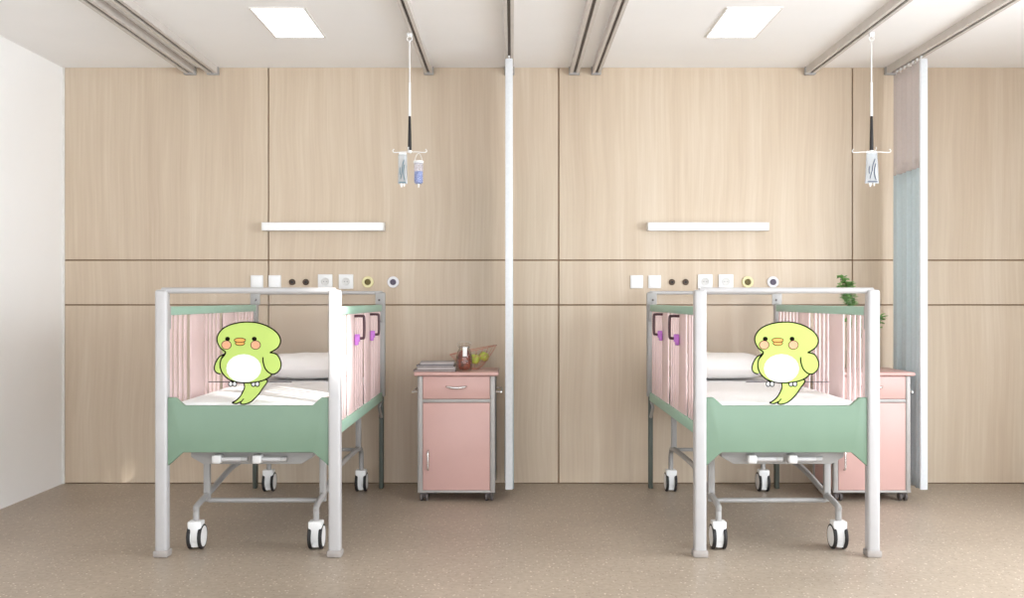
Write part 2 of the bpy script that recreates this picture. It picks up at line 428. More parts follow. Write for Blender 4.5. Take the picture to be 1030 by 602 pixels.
drip_bag(PX(877, 5.70), 5.70, PZ(154, 5.70), PZ(188, 5.70), 0.062, 0.080, 'pale infusion bag with grey print hanging alone beside the blue curtain', M['ink_dark'])
yv = 5.71; t = thing('drip_vial', (PX(421, yv), yv, PZ(186, yv)), 'small clear vial half full of blue fluid', 'vial')
hv = PZ(162, yv) - PZ(186, yv)
MB().lathe([(0.0, 0.004), (0.018, 0.003), (0.026, 0.012), (0.0265, hv - 0.006), (0.0245, hv - 0.006), (0.0245, 0.012), (0.017, 0.006), (0, 0.006)], seg=24).build('tube', M['vial'], t)
MB().lathe([(0.0, 0.0065), (0.017, 0.0068), (0.0238, 0.013), (0.0238, hv * 0.55), (0, hv * 0.55)], seg=24).build('fluid', M['blue_fluid'], t)
MB().lathe([(0.028, hv - 0.012), (0.0285, hv - 0.010), (0.0285, hv - 0.001), (0.027, hv), (0, hv)], seg=24).build('rim', M['white_plastic'], t)
MB().tube(catmull([(-0.022, 0, hv - 0.002), (-0.014, 0, hv + 0.028), (0.0, 0, hv + 0.043), (0.014, 0, hv + 0.028), (0.022, 0, hv - 0.002)], 5), 0.0015, 6).build('hanging_loop', M['white_plastic'], t)
MB().lathe([(0.0, -0.016), (0.003, -0.016), (0.004, 0.0), (0.008, 0.004), (0, 0.005)], seg=10).build('spout', M['white_plastic'], t)

# ------------------------------------------------------------------ wall lamps
def wall_lamp(px0, px1, label):
    d = D - 0.055; x0, x1 = PX(px0, d), PX(px1, d); c = (x0 + x1) / 2; hw = (x1 - x0) / 2
    z0, z1 = PZ(232.2, d), PZ(224, d)
    t = thing('wall_lamp', (c, D, (z0 + z1) / 2), label, 'wall lamp', 'bar lamps over the cribs')
    hh = (z1 - z0) / 2
    MB().box(-hw + 0.008, hw - 0.008, -0.075, -0.0005, -hh, hh, bev=0.004).build('housing', M['lamp_white'], t)
    for s in (-1, 1):
        MB().box(s * hw - 0.008 if s > 0 else -hw, hw if s > 0 else -hw + 0.008, -0.077, -0.0005, -hh - 0.001, hh + 0.001, bev=0.003).build('end_cap', M['trim'], t)
    return t
wall_lamp(263.6, 386.8, 'white wall lamp bar over the crib near the white side wall')
wall_lamp(651.4, 773.2, 'white wall lamp bar over the crib beside the blue curtain')

# ------------------------------------------------------------------ wall fittings
def yl(r, prof, mat_, name, t):
    R = Matrix.Rotation(PI / 2, 3, 'X')
    return MB().lathe(prof, seg=28, rot=R).build(name, mat_, t)
def fit(px, py, name, label, cat, group):
    return thing(name, (PX(px, D), D, PZ(py, D)), label, cat, group)
def switch(px, label):
    t = fit(px, 283.7, 'wall_plate', label, 'wall plate', 'white wall plates')
    MB().box(-0.042, 0.042, -0.012, -0.0005, -0.044, 0.044, bev=0.003).build('frame', M['white_plastic'], t)
    MB().box(-0.033, 0.033, -0.016, -0.0122, -0.035, 0.035, bev=0.002).build('rocker', M['lamp_white'], t)
def gas(px, label):
    t = fit(px, 284, 'gas_outlet', label, 'gas outlet', 'bronze gas outlets')
    yl(0, [(0, 0.0005), (0.021, 0.0005), (0.021, 0.008), (0.017, 0.012), (0.013, 0.012), (0.013, 0.006), (0, 0.006)], M['gas'], 'bezel', t)
    yl(0, [(0, 0.0062), (0.007, 0.0062), (0.007, 0.011), (0, 0.012)], M['black'], 'valve', t)
def socket(px, label):
    t = fit(px, 283.5, 'power_socket', label, 'power socket', 'white power sockets')
    MB().box(-0.049, 0.049, -0.012, -0.0005, -0.049, 0.049, bev=0.003).build('frame', M['white_plastic'], t)
    yl(0, [(0.0, 0.0125), (0.022, 0.0125), (0.0225, 0.0165), (0.026, 0.0165), (0.0265, 0.0122), (0, 0.0122)], M['hole'], 'recess', t)
    b = MB()
    for s in (-1, 1): b.lathe([(0, 0), (0.003, 0), (0.003, 0.0012), (0, 0.0012)], (s * 0.0095, -0.0126, 0), 10, Matrix.Rotation(PI / 2, 3, 'X'))
    b.build('pin_hole', M['pin'], t)
def ring(px, col, core, label, name):
    t = fit(px, 284, name, label, 'outlet', 'ringed outlets')
    yl(0, [(0, 0.0005), (0.039, 0.0005), (0.039, 0.010), (0.035, 0.014), (0.023, 0.014), (0.021, 0.009), (0, 0.009)], M[col], 'collar', t)
    yl(0, [(0, 0.0092), (0.020, 0.0092), (0.020, 0.016), (0.016, 0.019), (0.008, 0.019), (0.007, 0.013), (0, 0.013)], M[core], 'core', t)
for dx, near, where in ((0, 'the white side wall', 'over the crib near the white wall'), (381.7, 'the blue curtain', 'over the crib beside blue curtain')):
    switch(258.6 + dx, 'blank white wall plate starting the fittings row ' + where)
    switch(277 + dx - 0.4, 'blank white wall plate beside bronze outlets ' + where)
    gas(294.5 + dx - 0.4, 'round bronze outlet next to the blank plate ' + where)
    gas(307.8 + dx, 'round bronze outlet next to the power socket ' + where)
    socket(327.3 + dx, 'white power socket next to bronze outlet ' + where)
    socket(347.6 + dx + 0.6, 'white power socket next to yellow outlet ' + where)
    ring(369.8 + dx + 0.3, 'yellow', 'olive', 'round outlet with pale yellow collar ' + where, 'vacuum_outlet')
    ring(395.5 + dx, 'ring_white', 'plum', 'round outlet with white collar and grey core ' + where, 'oxygen_outlet')

# ------------------------------------------------------------------ curtains
def curtain(x, label, folds=6, amp=0.030):
    y0, y1 = 6.20, 6.66; z0, zm, z1 = 0.065, 2.06, 2.728
    t = thing('privacy_curtain', (x, (y0 + y1) / 2, z0), label, 'curtain', 'ceiling hung curtains')
    yc = (y0 + y1) / 2
    def strip(za, zb, nz):
        bm = bmesh.new(); n = folds * 10; cols = []
        for i in range(n + 1):
            u = i / n; col = []
            for k in range(nz + 1):
                z = za + (zb - za) * k / nz
                f = 1 - 0.35 * (z - z0) / (z1 - z0)
                ph = 2 * PI * folds * u + 0.5 * math.sin(3 * u + z * 0.8)
                xx = amp * f * math.sin(ph) * (0.72 + 0.28 * math.sin(17 * u + 1))
                yy = y0 + (y1 - y0) * u - yc + 0.004 * math.sin(ph * 2)
                col.append(bm.verts.new((xx, yy, z - z0)))
            cols.append(col)
        for A, B in zip(cols, cols[1:]):
            for k in range(nz): bm.faces.new((A[k], B[k], B[k + 1], A[k + 1]))
        b = MB(); b._merge(bm); return b
    a = strip(z0, zm, 16).build('fabric', M['blue'], t, sharp=180)
    c = strip(zm, z1, 8).build('mesh_top', M['mesh'], t, sharp=180)
    for q in (a, c):
        so = q.modifiers.new('thick', 'SOLIDIFY'); so.thickness = 0.0012; so.offset = 0
    b = MB().box(-0.023, 0.023, y0 - yc - 0.026, y0 - yc - 0.002, 0, z1 - z0, bev=0.006); b.build('hem', M['hem'], t)
    h = MB()
    for i in range(7):
        yy = y0 - yc + (y1 - y0) * (i + 0.3) / 7
        h = MB().tube([(0, yy, z1 - z0 - 0.006), (0, yy, z1 - z0 + 0.018)], 0.003, 6).box(-0.006, 0.006, yy - 0.007, yy + 0.007, z1 - z0 + 0.016, z1 - z0 + 0.026, bev=0.002)
        h.build('glider', M['white_plastic'], t)
    return t
curtain(PX(512, 6.2), 'white edged curtain drawn up edge on between the two cribs')
curtain(2.54, 'blue curtain with a sheer top behind the plant cabinet')

# ------------------------------------------------------------------ crib
YF, YR = 4.84, 6.58         # post lines, front and rear
HX = 0.417                  # post half spacing
def caster(t, x, y, ztop, flip=1):
    """thing > caster (fork) > wheels, stem"""
    b = MB().prism([(-0.024, 0.050), (-0.018, 0.042), (0.018, 0.042), (0.024, 0.050), (0.034, 0.118), (0.034, 0.142), (-0.034, 0.142), (-0.034, 0.118)], -0.036, 0.030, bev=0.006)
    b.box(-0.019, 0.019, -0.030, 0.030, 0.012, 0.075, bev=0.008)
    c = b.build('caster', M['white_plastic'], t); c.location = (x, y, 0)
    R = Matrix.Rotation(PI / 2, 3, 'Y')
    for s in (-1, 1):
        w = MB().lathe([(0.044, -0.0085), (0.058, -0.0085), (0.0625, -0.005), (0.0625, 0.005), (0.058, 0.0085), (0.044, 0.0085)], (s * 0.027, 0.008, 0.0625), 28, R).build('wheel', M['rubber'], c)
        MB().lathe([(0, -0.0105), (0.034, -0.0105), (0.051, -0.0088), (0.051, 0.0088), (0.034, 0.0105), (0, 0.0105)], (s * 0.027, 0.008, 0.0625), 28, R).build('hub_cap', M['white_plastic'], c)
    MB().box(-0.012, 0.012, 0.026, 0.052, 0.118, 0.126, bev=0.003).build('brake_pedal', M['grey_rubber'], c)
    return c

def tpost(name, t, x, y, z0, z1, mt, hw=0.029):
    return MB().box(x - hw, x + hw, y - hw, y + hw, z0, z1, bev=0.012, seg=3).build(name, mt, t)

def bird_print(panel, y):
    """flat printed picture on the clear panel: shapes given in a drawing frame, scaled to metres"""
    def P(u, v): return ((u / 6.02 + 205 - 249.7) / 208.3, EYE - (v / 6.02 + 315 - CY) / 208.3)
    bm = bmesh.new(); layer = [0]
    def fill(pts, mi, smooth=True, closed=True):
        q = catmull([(a, b, 0) for a, b in pts], 8, True) if smooth else [Vector((a, b, 0)) for a, b in pts]
        layer[0] += 1; yy = y - 0.00012 * layer[0]
        vs = [bm.verts.new((P(v.x, v.y)[0], yy, P(v.x, v.y)[1])) for v in q]
        f = bm.faces.new(vs); f.material_index = mi
        bmesh.ops.triangulate(bm, faces=[f])
        return q
    def stroke(pts, wd, mi, closed=False, smooth=True):
        q = catmull([(a, b, 0) for a, b in pts], 8, closed) if smooth else [Vector((a, b, 0)) for a, b in pts]
        layer[0] += 1; yy = y - 0.00012 * layer[0]; k = len(q); L = []
        for i in range(k):
            tt = (q[(i + 1) % k] - q[i - 1]) if closed else (q[min(i + 1, k - 1)] - q[max(i - 1, 0)])
            tt.normalize(); n = Vector((-tt.y, tt.x, 0)) * wd / 2
            A, B = q[i] + n, q[i] - n
            L.append((bm.verts.new((P(A.x, A.y)[0], yy, P(A.x, A.y)[1])), bm.verts.new((P(B.x, B.y)[0], yy, P(B.x, B.y)[1]))))
        for i in range(k if closed else k - 1):
            a, b = L[i], L[(i + 1) % k]
            f = bm.faces.new((a[0], a[1], b[1], b[0])); f.material_index = mi
    def ell(cx, cy, rx, ry, n=20): return [(cx + rx * math.cos(2 * PI * i / n), cy + ry * math.sin(2 * PI * i / n)) for i in range(n)]
    G, W, K, C, B, PE = 0, 1, 2, 3, 4, 5
    LW = 8.0
    stroke([(25, 418), (530, 418)], 5.5, PE, smooth=False)
    tail = [(252, 405), (243, 455), (218, 505), (190, 532), (170, 544), (196, 549), (222, 538), (220, 549), (240, 553), (280, 540), (322, 502), (352, 460), (378, 405)]
    fill(tail, G); stroke(tail, LW, K, True); stroke([(222, 540), (232, 528), (240, 520)], LW * 0.8, K)
    for fx in (160, 184, 298, 322):
        e = ell(fx, 430, 12, 15, 12); fill(e, W); stroke(e, LW * 0.8, K, True)
    lw = [(128, 248), (92, 266), (68, 305), (62, 340), (75, 362), (98, 370), (110, 330), (115, 285)]
    fill(lw, G); stroke(lw[:6], LW, K)
    body = [(130, 240), (97, 210), (78, 165), (90, 122), (128, 86), (190, 63), (262, 55), (335, 63), (398, 88), (445, 125), (463, 168), (448, 208), (418, 230), (398, 240), (420, 290), (424, 340), (405, 378), (372, 402), (330, 416), (270, 423), (205, 420), (150, 402), (112, 366), (97, 322), (104, 278)]
    fill(body, G)
    belly = ell(240, 336, 106, 86); fill([(a, min(b, 419)) for a, b in belly], W, False)
    stroke(body[13:] + [body[0]], LW, K); stroke([body[24]] + body[:14], LW, K)
    rw = [(398, 240), (440, 252), (464, 296), (460, 340), (430, 368), (400, 366), (372, 340), (358, 300), (356, 268), (372, 245)]
    fill(rw, G); stroke(rw[:9], LW, K)
    for ex in (142, 304): fill(ell(ex, 157, 14.5, 13), K)
    for ex in (135, 312):
        e = ell(ex, 194, 29, 26); fill(e, C); stroke(e, 4, K, True)
    e = ell(218, 184, 28, 13); fill(e, B); stroke(e, 4, K, True)
    e = ell(217, 165, 34, 13); fill(e, B); stroke(e, 4, K, True)
    b = MB(); b.bm.free(); b.bm = bm
    for f in bm.faces: f.normal_update()
    o = b.build('bird_print', [M['b_green'], M['b_white'], M['b_line'], M['b_cheek'], M['b_beak'], M['b_perch']], panel)
    o['label'] = 'printed lime green cartoon bird standing on a thin perch line'
    return o

def make_crib(cx, label):
    t = thing('hospital_crib', (cx, YF, 0), label, 'hospital crib', 'two hospital cribs')
    R = YR - YF
    # posts
    for s in (-1, 1):
        p = tpost('post', t, s * HX, 0, 0.016, 1.288, M['post'])
        MB().box(s * HX - 0.036, s * HX + 0.036, -0.036, 0.036, 0, 0.034, bev=0.008).build('foot_cap', M['foot'], p)
        p = tpost('post', t, s * HX, R, 0.60, 1.288, M['tube'], 0.022)
        MB().box(s * HX - 0.014 - s*0.003, s * HX + 0.014 - s*0.003, R - 0.022, R + 0.022, 0.0, 0.61, bev=0.005).build('leg', M['dark_leg'], t)
        cbk = MB().box(s * (HX - 0.008) - 0.032, s * (HX - 0.008) + 0.032, R - 0.029, R - 0.021, 1.205, 1.282, bev=0.003).build('corner_bracket', M['tube'], t)
        MB().lathe([(0, 0), (0.007, 0), (0.007, 0.003), (0, 0.004)], (s * (HX - 0.014), R - 0.029, 1.236), 12, Matrix.Rotation(PI / 2, 3, 'X')).build('bolt', M['grey_rubber'], cbk)
        MB().tube(catmull([(s * (HX - 0.002), R - 0.05, 0.57), (s * (HX - 0.002), R - 0.12, 0.545), (s * (HX - 0.002), R - 0.02, 0.47)], 3), 0.010, 8).build('brace', M['tube'], t)
    # end bars
    for y in (0, R):
        MB().tube(catmull([(-HX - 0.012, y, 1.272), (-HX + 0.02, y, 1.283), (-HX + 0.06, y, 1.284), (HX - 0.06, y, 1.284), (HX - 0.02, y, 1.283), (HX + 0.012, y, 1.272)], 4), 0.0145 if y == 0 else 0.012, 12).build('end_bar', M['post'], t)
    # end boards (mint) and clear panels above them
    prof = [(-0.388, 0.437), (-0.314, 0.503), (0.314, 0.503), (0.388, 0.437), (0.388, 0.768), (0.352, 0.768), (0.308, 0.729), (-0.308, 0.729), (-0.352, 0.768), (-0.388, 0.768)]
    inner = [(-0.352, 0.503), (-0.31, 0.53), (0.31, 0.53), (0.352, 0.503)]
    b = MB().prism(prof, -0.014, 0.014, bev=0.004)
    b.build('footboard', M['green'], t)
    MB().prism([(-0.388, 0.610), (0.388, 0.610)] + prof[4:], R - 0.012, R + 0.012, bev=0.004).build('headboard', M['green'], t)
    cp = MB().box(-0.388, 0.388, -0.0025, 0.0025, 0.735, 1.268).build('clear_panel', M['clear'], t)
    bird_print(cp, -0.0029)
    MB().box(-0.388, 0.388, R - 0.0025, R + 0.0025, 0.735, 1.268).build('clear_panel', M['clear'], t)
    # sides
    for s in (-1, 1):
        x = s * (HX - 0.006)
        MB().box(x - 0.013, x + 0.013, 0.034, R - 0.024, 1.163, 1.206, bev=0.006).build('top_rail', M['green_rail'], t)
        MB().box(x - 0.013, x + 0.013, 0.034, R - 0.024, 0.575, 0.632, bev=0.006).build('bottom_rail', M['green_rail'], t)
        for y in (0.042, R - 0.034):
            MB().box(x - 0.018, x + 0.018, y - 0.012, y + 0.012, 1.095, 1.212, bev=0.004).build('rail_bracket', M['tube'], t)
        y = 0.075; wide = [(0.40, 0.63), (1.00, 1.23)]; spans = []
        while y < R - 0.08:
            hit = [w for w in wide if y + 0.05 > w[0] and y < w[1]]
            if hit:
                spans.append(hit[0]); y = hit[0][1] + 0.026
            else:
                spans.append((y, y + 0.040)); y += 0.0745
        for a, c in spans:
            MB().box(x - 0.0045, x + 0.0045, a, c, 0.632 - 0.004, 1.163 + 0.004, bev=0.003, seg=2).build('slat', M['pink'], t)
        for y in (0.60, 1.20):
            zt, zb, out = 1.150, 1.030, 0.05
            xo = x + s * 0.007
            MB().tube(catmull([(xo - s * 0.003, y, zt), (xo + s * out * 0.8, y, zt), (xo + s * out, y, zt - 0.012), (xo + s * out, y, zb + 0.012), (xo + s * out * 0.8, y, zb), (xo + s * 0.006, y, zb)], 4), 0.0075, 8).build('handle', M['grip'], t)
            MB().box(min(xo, xo + s * 0.020), max(xo, xo + s * 0.020), y - 0.020, y + 0.014, zb - 0.038, zb + 0.010, bev=0.005).box(min(xo, xo + s * 0.028), max(xo, xo + s * 0.028), y - 0.012, y + 0.008, zb - 0.02, zb + 0.022, bev=0.004).build('latch', M['purple'], t)
    # deck, tray and cranks
    MB().box(-0.372, 0.372, 0.05, R - 0.05, 0.585, 0.606, bev=0.004).build('deck', M['deck'], t)
    MB().prism([(-0.30, 0.575), (-0.30, 0.47), (-0.24, 0.435), (0.24, 0.435), (0.30, 0.47), (0.30, 0.575)], 0.06, 0.30, bev=0.004).build('tray', M['deck'], t)
    MB().box(-0.27, -0.23, 0.28, R - 0.06, 0.535, 0.586, bev=0.004).box(0.23, 0.27, 0.28, R - 0.06, 0.535, 0.586, bev=0.004).build('deck_beam', M['tube'], t)
    for x0, x1 in ((-0.160, -0.012), (0.036, 0.180)):
        c = MB().box(x0 - 0.022, x0 + 0.022, 0.0, 0.062, 0.445, 0.487, bev=0.009, seg=3).build('crank', M['crank'], t)
        MB().tube([(x0 + 0.018, 0.022, 0.465), (x1, 0.022, 0.465)], 0.0118, 12).build('crank_handle', M['post'], c)
        MB().tube([(x1 - 0.03, 0.022, 0.465), (x1, 0.022, 0.465)], 0.0135, 12).build('crank_tip', M['tube'], c)
    # wheeled base
    y0, y1 = 0.14, 1.63; xc = 0.298
    for s in (-1, 1):
        pts = [(s * xc, y0, 0.138), (s * xc, y0, 0.188), (s * xc, y0 + 0.02, 0.213), (s * xc, y0 + 0.27, 0.248), (s * xc, y0 + 0.51, 0.285), (s * xc, y0 + 0.72, 0.303), (s * xc, y1 - 0.40, 0.300), (s * xc, y1 - 0.12, 0.292), (s * xc, y1 - 0.03, 0.272), (s * xc, y1, 0.225), (s * xc, y1, 0.138)]
        MB().tube(catmull(pts, 5), 0.0155, 12).build('base_tube', M['tube'], t)
        for y, z in ((y0 + 0.18, 0.200), (y1 - 0.12, 0.285)):
            MB().box(s * xc - 0.017, s * xc + 0.017, y - 0.014, y + 0.014, z, 0.588, bev=0.005).build('support', M['tube'], t)
        for y in (y0, y1): caster(t, s * xc, y, 0.14)
    MB().tube([(-xc + 0.01, y0 + 0.18, 0.206), (xc - 0.01, y0 + 0.18, 0.206)], 0.0125, 12).build('cross_tube', M['tube'], t)
    MB().tube([(-xc + 0.01, y1 - 0.12, 0.288), (xc - 0.01, y1 - 0.12, 0.288)], 0.0115, 12).build('cross_tube', M['tube'], t)
    return t
CL, CR = -1.271, 1.3235
crib = make_crib(CL, 'mint and pink hospital crib standing nearer the white side wall')
copy_thing(crib, (CR, YF, 0), 'mint and pink hospital crib standing in front of the blue curtain')

# mattresses
def mattress(cx, label):
    b = MB().box(-0.385, 0.385, 0.035, YR - YF - 0.04, 0.606, 0.738, bev=0.035, seg=4)
    o = b.build('mattress', M['sheet']); o.location = (cx, YF, 0)
    return tag(o, label, 'mattress', 'white crib mattresses')
mattress(CL, 'white mattress lying in the crib nearer the white side wall')
mattress(CR, 'white mattress lying in the crib beside the blue curtain')
def pillow(cx, label, seed, rot):
    bm = bmesh.new(); bmesh.ops.create_cube(bm, size=2)
    bmesh.ops.subdivide_edges(bm, edges=bm.edges[:], cuts=17, use_grid_fill=True)
    W, Dp, Hh = 0.31, 0.19, 0.078
    for v in bm.verts:
        x, y, z = v.co
        e = max(0.0, 1 - abs(x) ** 3.2) ** 0.55 * max(0.0, 1 - abs(y) ** 3.2) ** 0.55
        pin = 1 - 0.07 * (1 - abs(x)) * abs(y) ** 2
        pin2 = 1 - 0.10 * (1 - abs(y)) * abs(x) ** 2
        zz = z * (0.10 + 0.90 * e)
        q = Vector((x * 3.0 + seed, y * 2.4, z))
        n = noise.noise(q * 1.3) * 0.10 + noise.noise(q * 3.4) * 0.06
        n += 0.32 * abs(noise.noise(Vector((x * 9 + seed, y * 1.5 + 4, 0)))) * max(0, -y) * (1 if z > -0.5 else 0.3)
        v.co = Vector((x * W * pin2, y * Dp * pin, (zz + n * (0.3 + e) * (1 if z > 0 else 0.2)) * Hh))
    lo = min(v.co.z for v in bm.verts)
    for v in bm.verts:
        v.co.z -= lo
    bmesh.ops.smooth_vert(bm, verts=bm.verts[:], factor=0.3, use_axis_x=True, use_axis_y=True, use_axis_z=True)
    b = MB(); b._merge(bm); o = b.build('pillow', M['pillow'], sharp=180)
    o.location = (cx, 6.31, 0.745); o.rotation_euler = (math.radians(2), 0, rot)
    return tag(o, label, 'pillow', 'white crib pillows')
pillow(CL, 'rumpled white pillow in the crib nearer the white side wall', 1.3, 0.02)
pillow(CR - 0.02, 'rumpled white pillow in the crib beside the blue curtain', 7.9, -0.03)

# ------------------------------------------------------------------ bedside cabinets
YC0, YC1 = 6.14, 6.55
def make_cabinet(px, label):
    t = thing('bedside_cabinet', (PX(px, YC0), YC0, 0), label, 'bedside cabinet', 'pink bedside cabinets')
    dp = YC1 - YC0; hw = 0.238; zb, zt = 0.057, 0.772
    MB().box(-hw + 0.006, hw - 0.006, 0.016, dp, zb + 0.01, zt - 0.001).build('body', M['cab_pink'], t)
    for s in (-1, 1):
        MB().box(s * (hw - 0.016) - 0.016, s * (hw - 0.016) + 0.016, -0.006, 0.028, zb, zt, bev=0.009, seg=3).build('corner_post', M['cab_grey'], t)
        MB().box(s * (hw - 0.008) - 0.010, s * (hw - 0.008) + 0.010, dp - 0.02, dp + 0.004, zb, zt, bev=0.006).build('corner_post', M['cab_grey'], t)
        MB().tube(catmull([(s * (hw - 0.004), 0.07, 0.668), (s * (hw + 0.030), 0.07, 0.668), (s * (hw + 0.036), 0.08, 0.668), (s * (hw + 0.036), dp - 0.08, 0.668), (s * (hw + 0.030), dp - 0.07, 0.668), (s * (hw - 0.004), dp - 0.07, 0.668)], 4), 0.006, 8).build('towel_rail', M['chrome'], t)
    MB().box(-hw + 0.028, hw - 0.028, 0.0, 0.02, 0.608, 0.628, bev=0.002).build('front_rail', M['cab_grey'], t)
    MB().box(-hw, hw, -0.004, 0.02, zb - 0.002, zb + 0.012, bev=0.002).build('plinth', M['cab_grey'], t)
    MB().box(-0.259, 0.259, -0.022, dp + 0.012, zt, zt + 0.022, bev=0.008, seg=3).build('top', M['cab_pink'], t)
    d = MB().box(-hw + 0.033, hw - 0.033, -0.003, 0.02, 0.630, zt - 0.004, bev=0.003).build('drawer', M['cab_pink'], t)
    MB().tube(catmull([(-0.062, -0.003, 0.708), (-0.055, -0.024, 0.706), (-0.03, -0.032, 0.702), (0.0, -0.034, 0.700), (0.03, -0.032, 0.702), (0.055, -0.024, 0.706), (0.062, -0.003, 0.708)], 5), [0.005 + 0.003 * math.sin(PI * i / 30) for i in range(31)], 10).build('handle', M['chrome'], d)
    d = MB().box(-hw + 0.033, hw - 0.033, -0.003, 0.02, zb + 0.013, 0.606, bev=0.003).build('door', M['cab_pink'], t)
    MB().tube(catmull([(-0.172, -0.003, 0.315), (-0.172, -0.024, 0.308), (-0.172, -0.030, 0.290), (-0.172, -0.030, 0.220), (-0.172, -0.024, 0.202), (-0.172, -0.003, 0.195)], 5), 0.006, 10).build('handle', M['chrome'], d)
    R = Matrix.Rotation(PI / 2, 3, 'Y')
    for sx in (-1, 1):
        for y in (0.03, dp - 0.05):
            c = MB().box(-0.016, 0.016, -0.02, 0.02, 0.043, 0.058, bev=0.004).box(-0.006, 0.006, -0.012, 0.016, 0.02, 0.05, bev=0.003).build('caster', M['grey_rubber'], t)
            c.location = (sx * 0.20, y, 0)
            for s in (-1, 1):
                MB().lathe([(0, -0.009), (0.022, -0.009), (0.027, -0.006), (0.027, 0.006), (0.022, 0.009), (0.010, 0.009), (0, 0.010)], (s * 0.017, 0.004, 0.027), 20, R).build('wheel', M['grey_rubber'], c)
    return t
cab = make_cabinet(459, 'pink bedside cabinet topped with magazines and a copper basket')
XC2 = PX(877, YC0)
copy_thing(cab, (XC2, YC0, 0), 'pink bedside cabinet carrying the leafy plant beside the blue curtain')
ZT = 0.794
XC1 = cab.location.x

# magazines
mags = [('mag4', 0.255, 0.19, 0.0, 'bottom magazine of the stack on the pink cabinet', 0.012),
        ('mag3', 0.230, 0.18, 0.03, 'magazine resting on the bottom one in the cabinet stack', 0.017),
        ('mag1', 0.225, 0.18, -0.03, 'dark magazine under the topmost one in the cabinet stack', 0.013),
        ('mag2', 0.205, 0.17, 0.05, 'grey magazine lying topmost on the cabinet stack', 0.016)]
z = ZT
for i, (mk, wx, wy, rz, lab, th) in enumerate(mags):
    t = thing('magazine', (PX(438 + (0, 1.5, 1, 2)[i], 6.25), 6.27, z), lab, 'magazine', 'magazines on the pink cabinet'); t.rotation_euler = (0, 0, rz)
    MB().box(-wx / 2, wx / 2, -wy / 2, wy / 2, 0.004, th - 0.004).build('pages', M['paper'], t)
    MB().box(-wx / 2 - 0.003, wx / 2 + 0.002, -wy / 2 - 0.003, wy / 2 + 0.002, 0, 0.004).box(-wx / 2 - 0.003, wx / 2 + 0.002, -wy / 2 - 0.003, wy / 2 + 0.002, th - 0.004, th).box(-wx / 2 - 0.003, -wx / 2, -wy / 2, wy / 2, 0.001, th - 0.001).build('cover', M[mk], t)
    z += th + 0.0004

# jar
xj, yj = PX(467, 6.19), 6.19
t = thing('storage_jar', (xj, yj, ZT), 'reddish brown filled glass jar with a white tag', 'jar'); t.scale = (1.06, 1.06, 1.06)
MB().lathe([(0, 0.001), (0.034, 0.001), (0.043, 0.010), (0.048, 0.04), (0.047, 0.085), (0.040, 0.118), (0.031, 0.134), (0.030, 0.150), (0.0285, 0.150), (0.029, 0.134), (0.038, 0.116), (0.0455, 0.084), (0.0465, 0.04), (0.041, 0.012), (0, 0.006)], seg=28).build('glass', M['glass'], t)
bm = bmesh.new(); bmesh.ops.create_uvsphere(bm, u_segments=32, v_segments=24, radius=1)
for v in bm.verts:
    zz = (v.co.z + 1) / 2
    rr = 0.043 * min(1, (0.55 + zz * 2.2)) if zz < 0.5 else 0.043 * (1 - 0.38 * max(0, zz - 0.62) / 0.38)
    h = math.hypot(v.co.x, v.co.y) or 1e-6
    k = rr * min(1.0, h * 2.2) * (1 + 0.06 * noise.noise(v.co * 6))
    v.co = Vector((v.co.x / h * k, v.co.y / h * k, 0.008 + 0.118 * zz))
b = MB(); b._merge(bm); b.build('contents', M['potpourri'], t)
MB().lathe([(0, 0.150), (0.032, 0.150), (0.034, 0.154), (0.034, 0.162), (0.030, 0.167), (0, 0.169)], seg=24).build('lid', M['glass'], t)
MB().tube([(0.0325 * math.cos(a), 0.0325 * math.sin(a), 0.143) for a in [2 * PI * i / 24 for i in range(24)]], 0.0018, 6, closed=True).tube(catmull([(-0.0325, 0, 0.143), (-0.040, -0.008, 0.160), (-0.030, -0.012, 0.172), (0.0, -0.012, 0.175), (0.030, -0.012, 0.172), (0.040, -0.008, 0.160), (0.0325, 0, 0.143)], 5), 0.0016, 6).build('wire_bail', M['chrome'], t)
MB().box(-0.006, 0.018, -0.052, -0.0505, 0.092, 0.146, bev=0.0005, rot=None).build('paper_tag', M['tag'], t)

# wire basket
xb, yb = PX(476, 6.40), 6.395
t = thing('fruit_basket', (xb, yb, ZT), 'flared copper wire basket holding green apples', 'basket')
def rim(a, f):
    """f 0 base .. 1 rim, flared bowl whose right side rises higher"""
    rx = 0.036 + (0.150 - 0.036) * f ** 0.85; ry = 0.036 + (0.115 - 0.036) * f ** 0.85
    zz = 0.004 + (0.120 + 0.030 * math.cos(a)) * f ** 1.15
    return (rx * math.cos(a), ry * math.sin(a), zz)
n = 40
MB().tube([rim(2 * PI * i / n, 1) for i in range(n)], 0.0026, 8, closed=True).build('rim', M['copper'], t)
MB().tube([rim(2 * PI * i / n, 0) for i in range(n)], 0.003, 8, closed=True).build('base_ring', M['copper'], t)
b = MB()
for i in range(22):
    a = 2 * PI * i / 22; b.tube([rim(a, k / 6) for k in range(7)], 0.0014, 6)
for f in (0.35, 0.68): b.tube([rim(2 * PI * i / n, f) for i in range(n)], 0.0013, 6, closed=True)
b.build('wire_mesh', M['copper'], t)
def apple(x, y, z, r, lab, rot):
    t = thing('apple', (x, y, z), lab, 'apple', 'apples in the copper basket'); t.rotation_euler = rot
    prof = []
    for i in range(15):
        a = PI * i / 14; rr = r * math.sin(a) * (1 + 0.06 * math.cos(a)); zz = -r * 0.92 * math.cos(a)
        if i < 3: zz += r * 0.10 * (3 - i) / 3
        if i > 11: zz -= r * 0.22 * (i - 11) / 3
        prof.append((rr if 0 < i < 14 else 0, zz + r))
    MB().lathe(prof, seg=24).build('flesh', M['apple'], t, sharp=180)
    MB().tube([(0, 0, r * 1.68), (0.002, 0, r * 1.9), (0.006, 0, r * 2.15)], 0.0016, 6).build('stem', M['stem'], t)
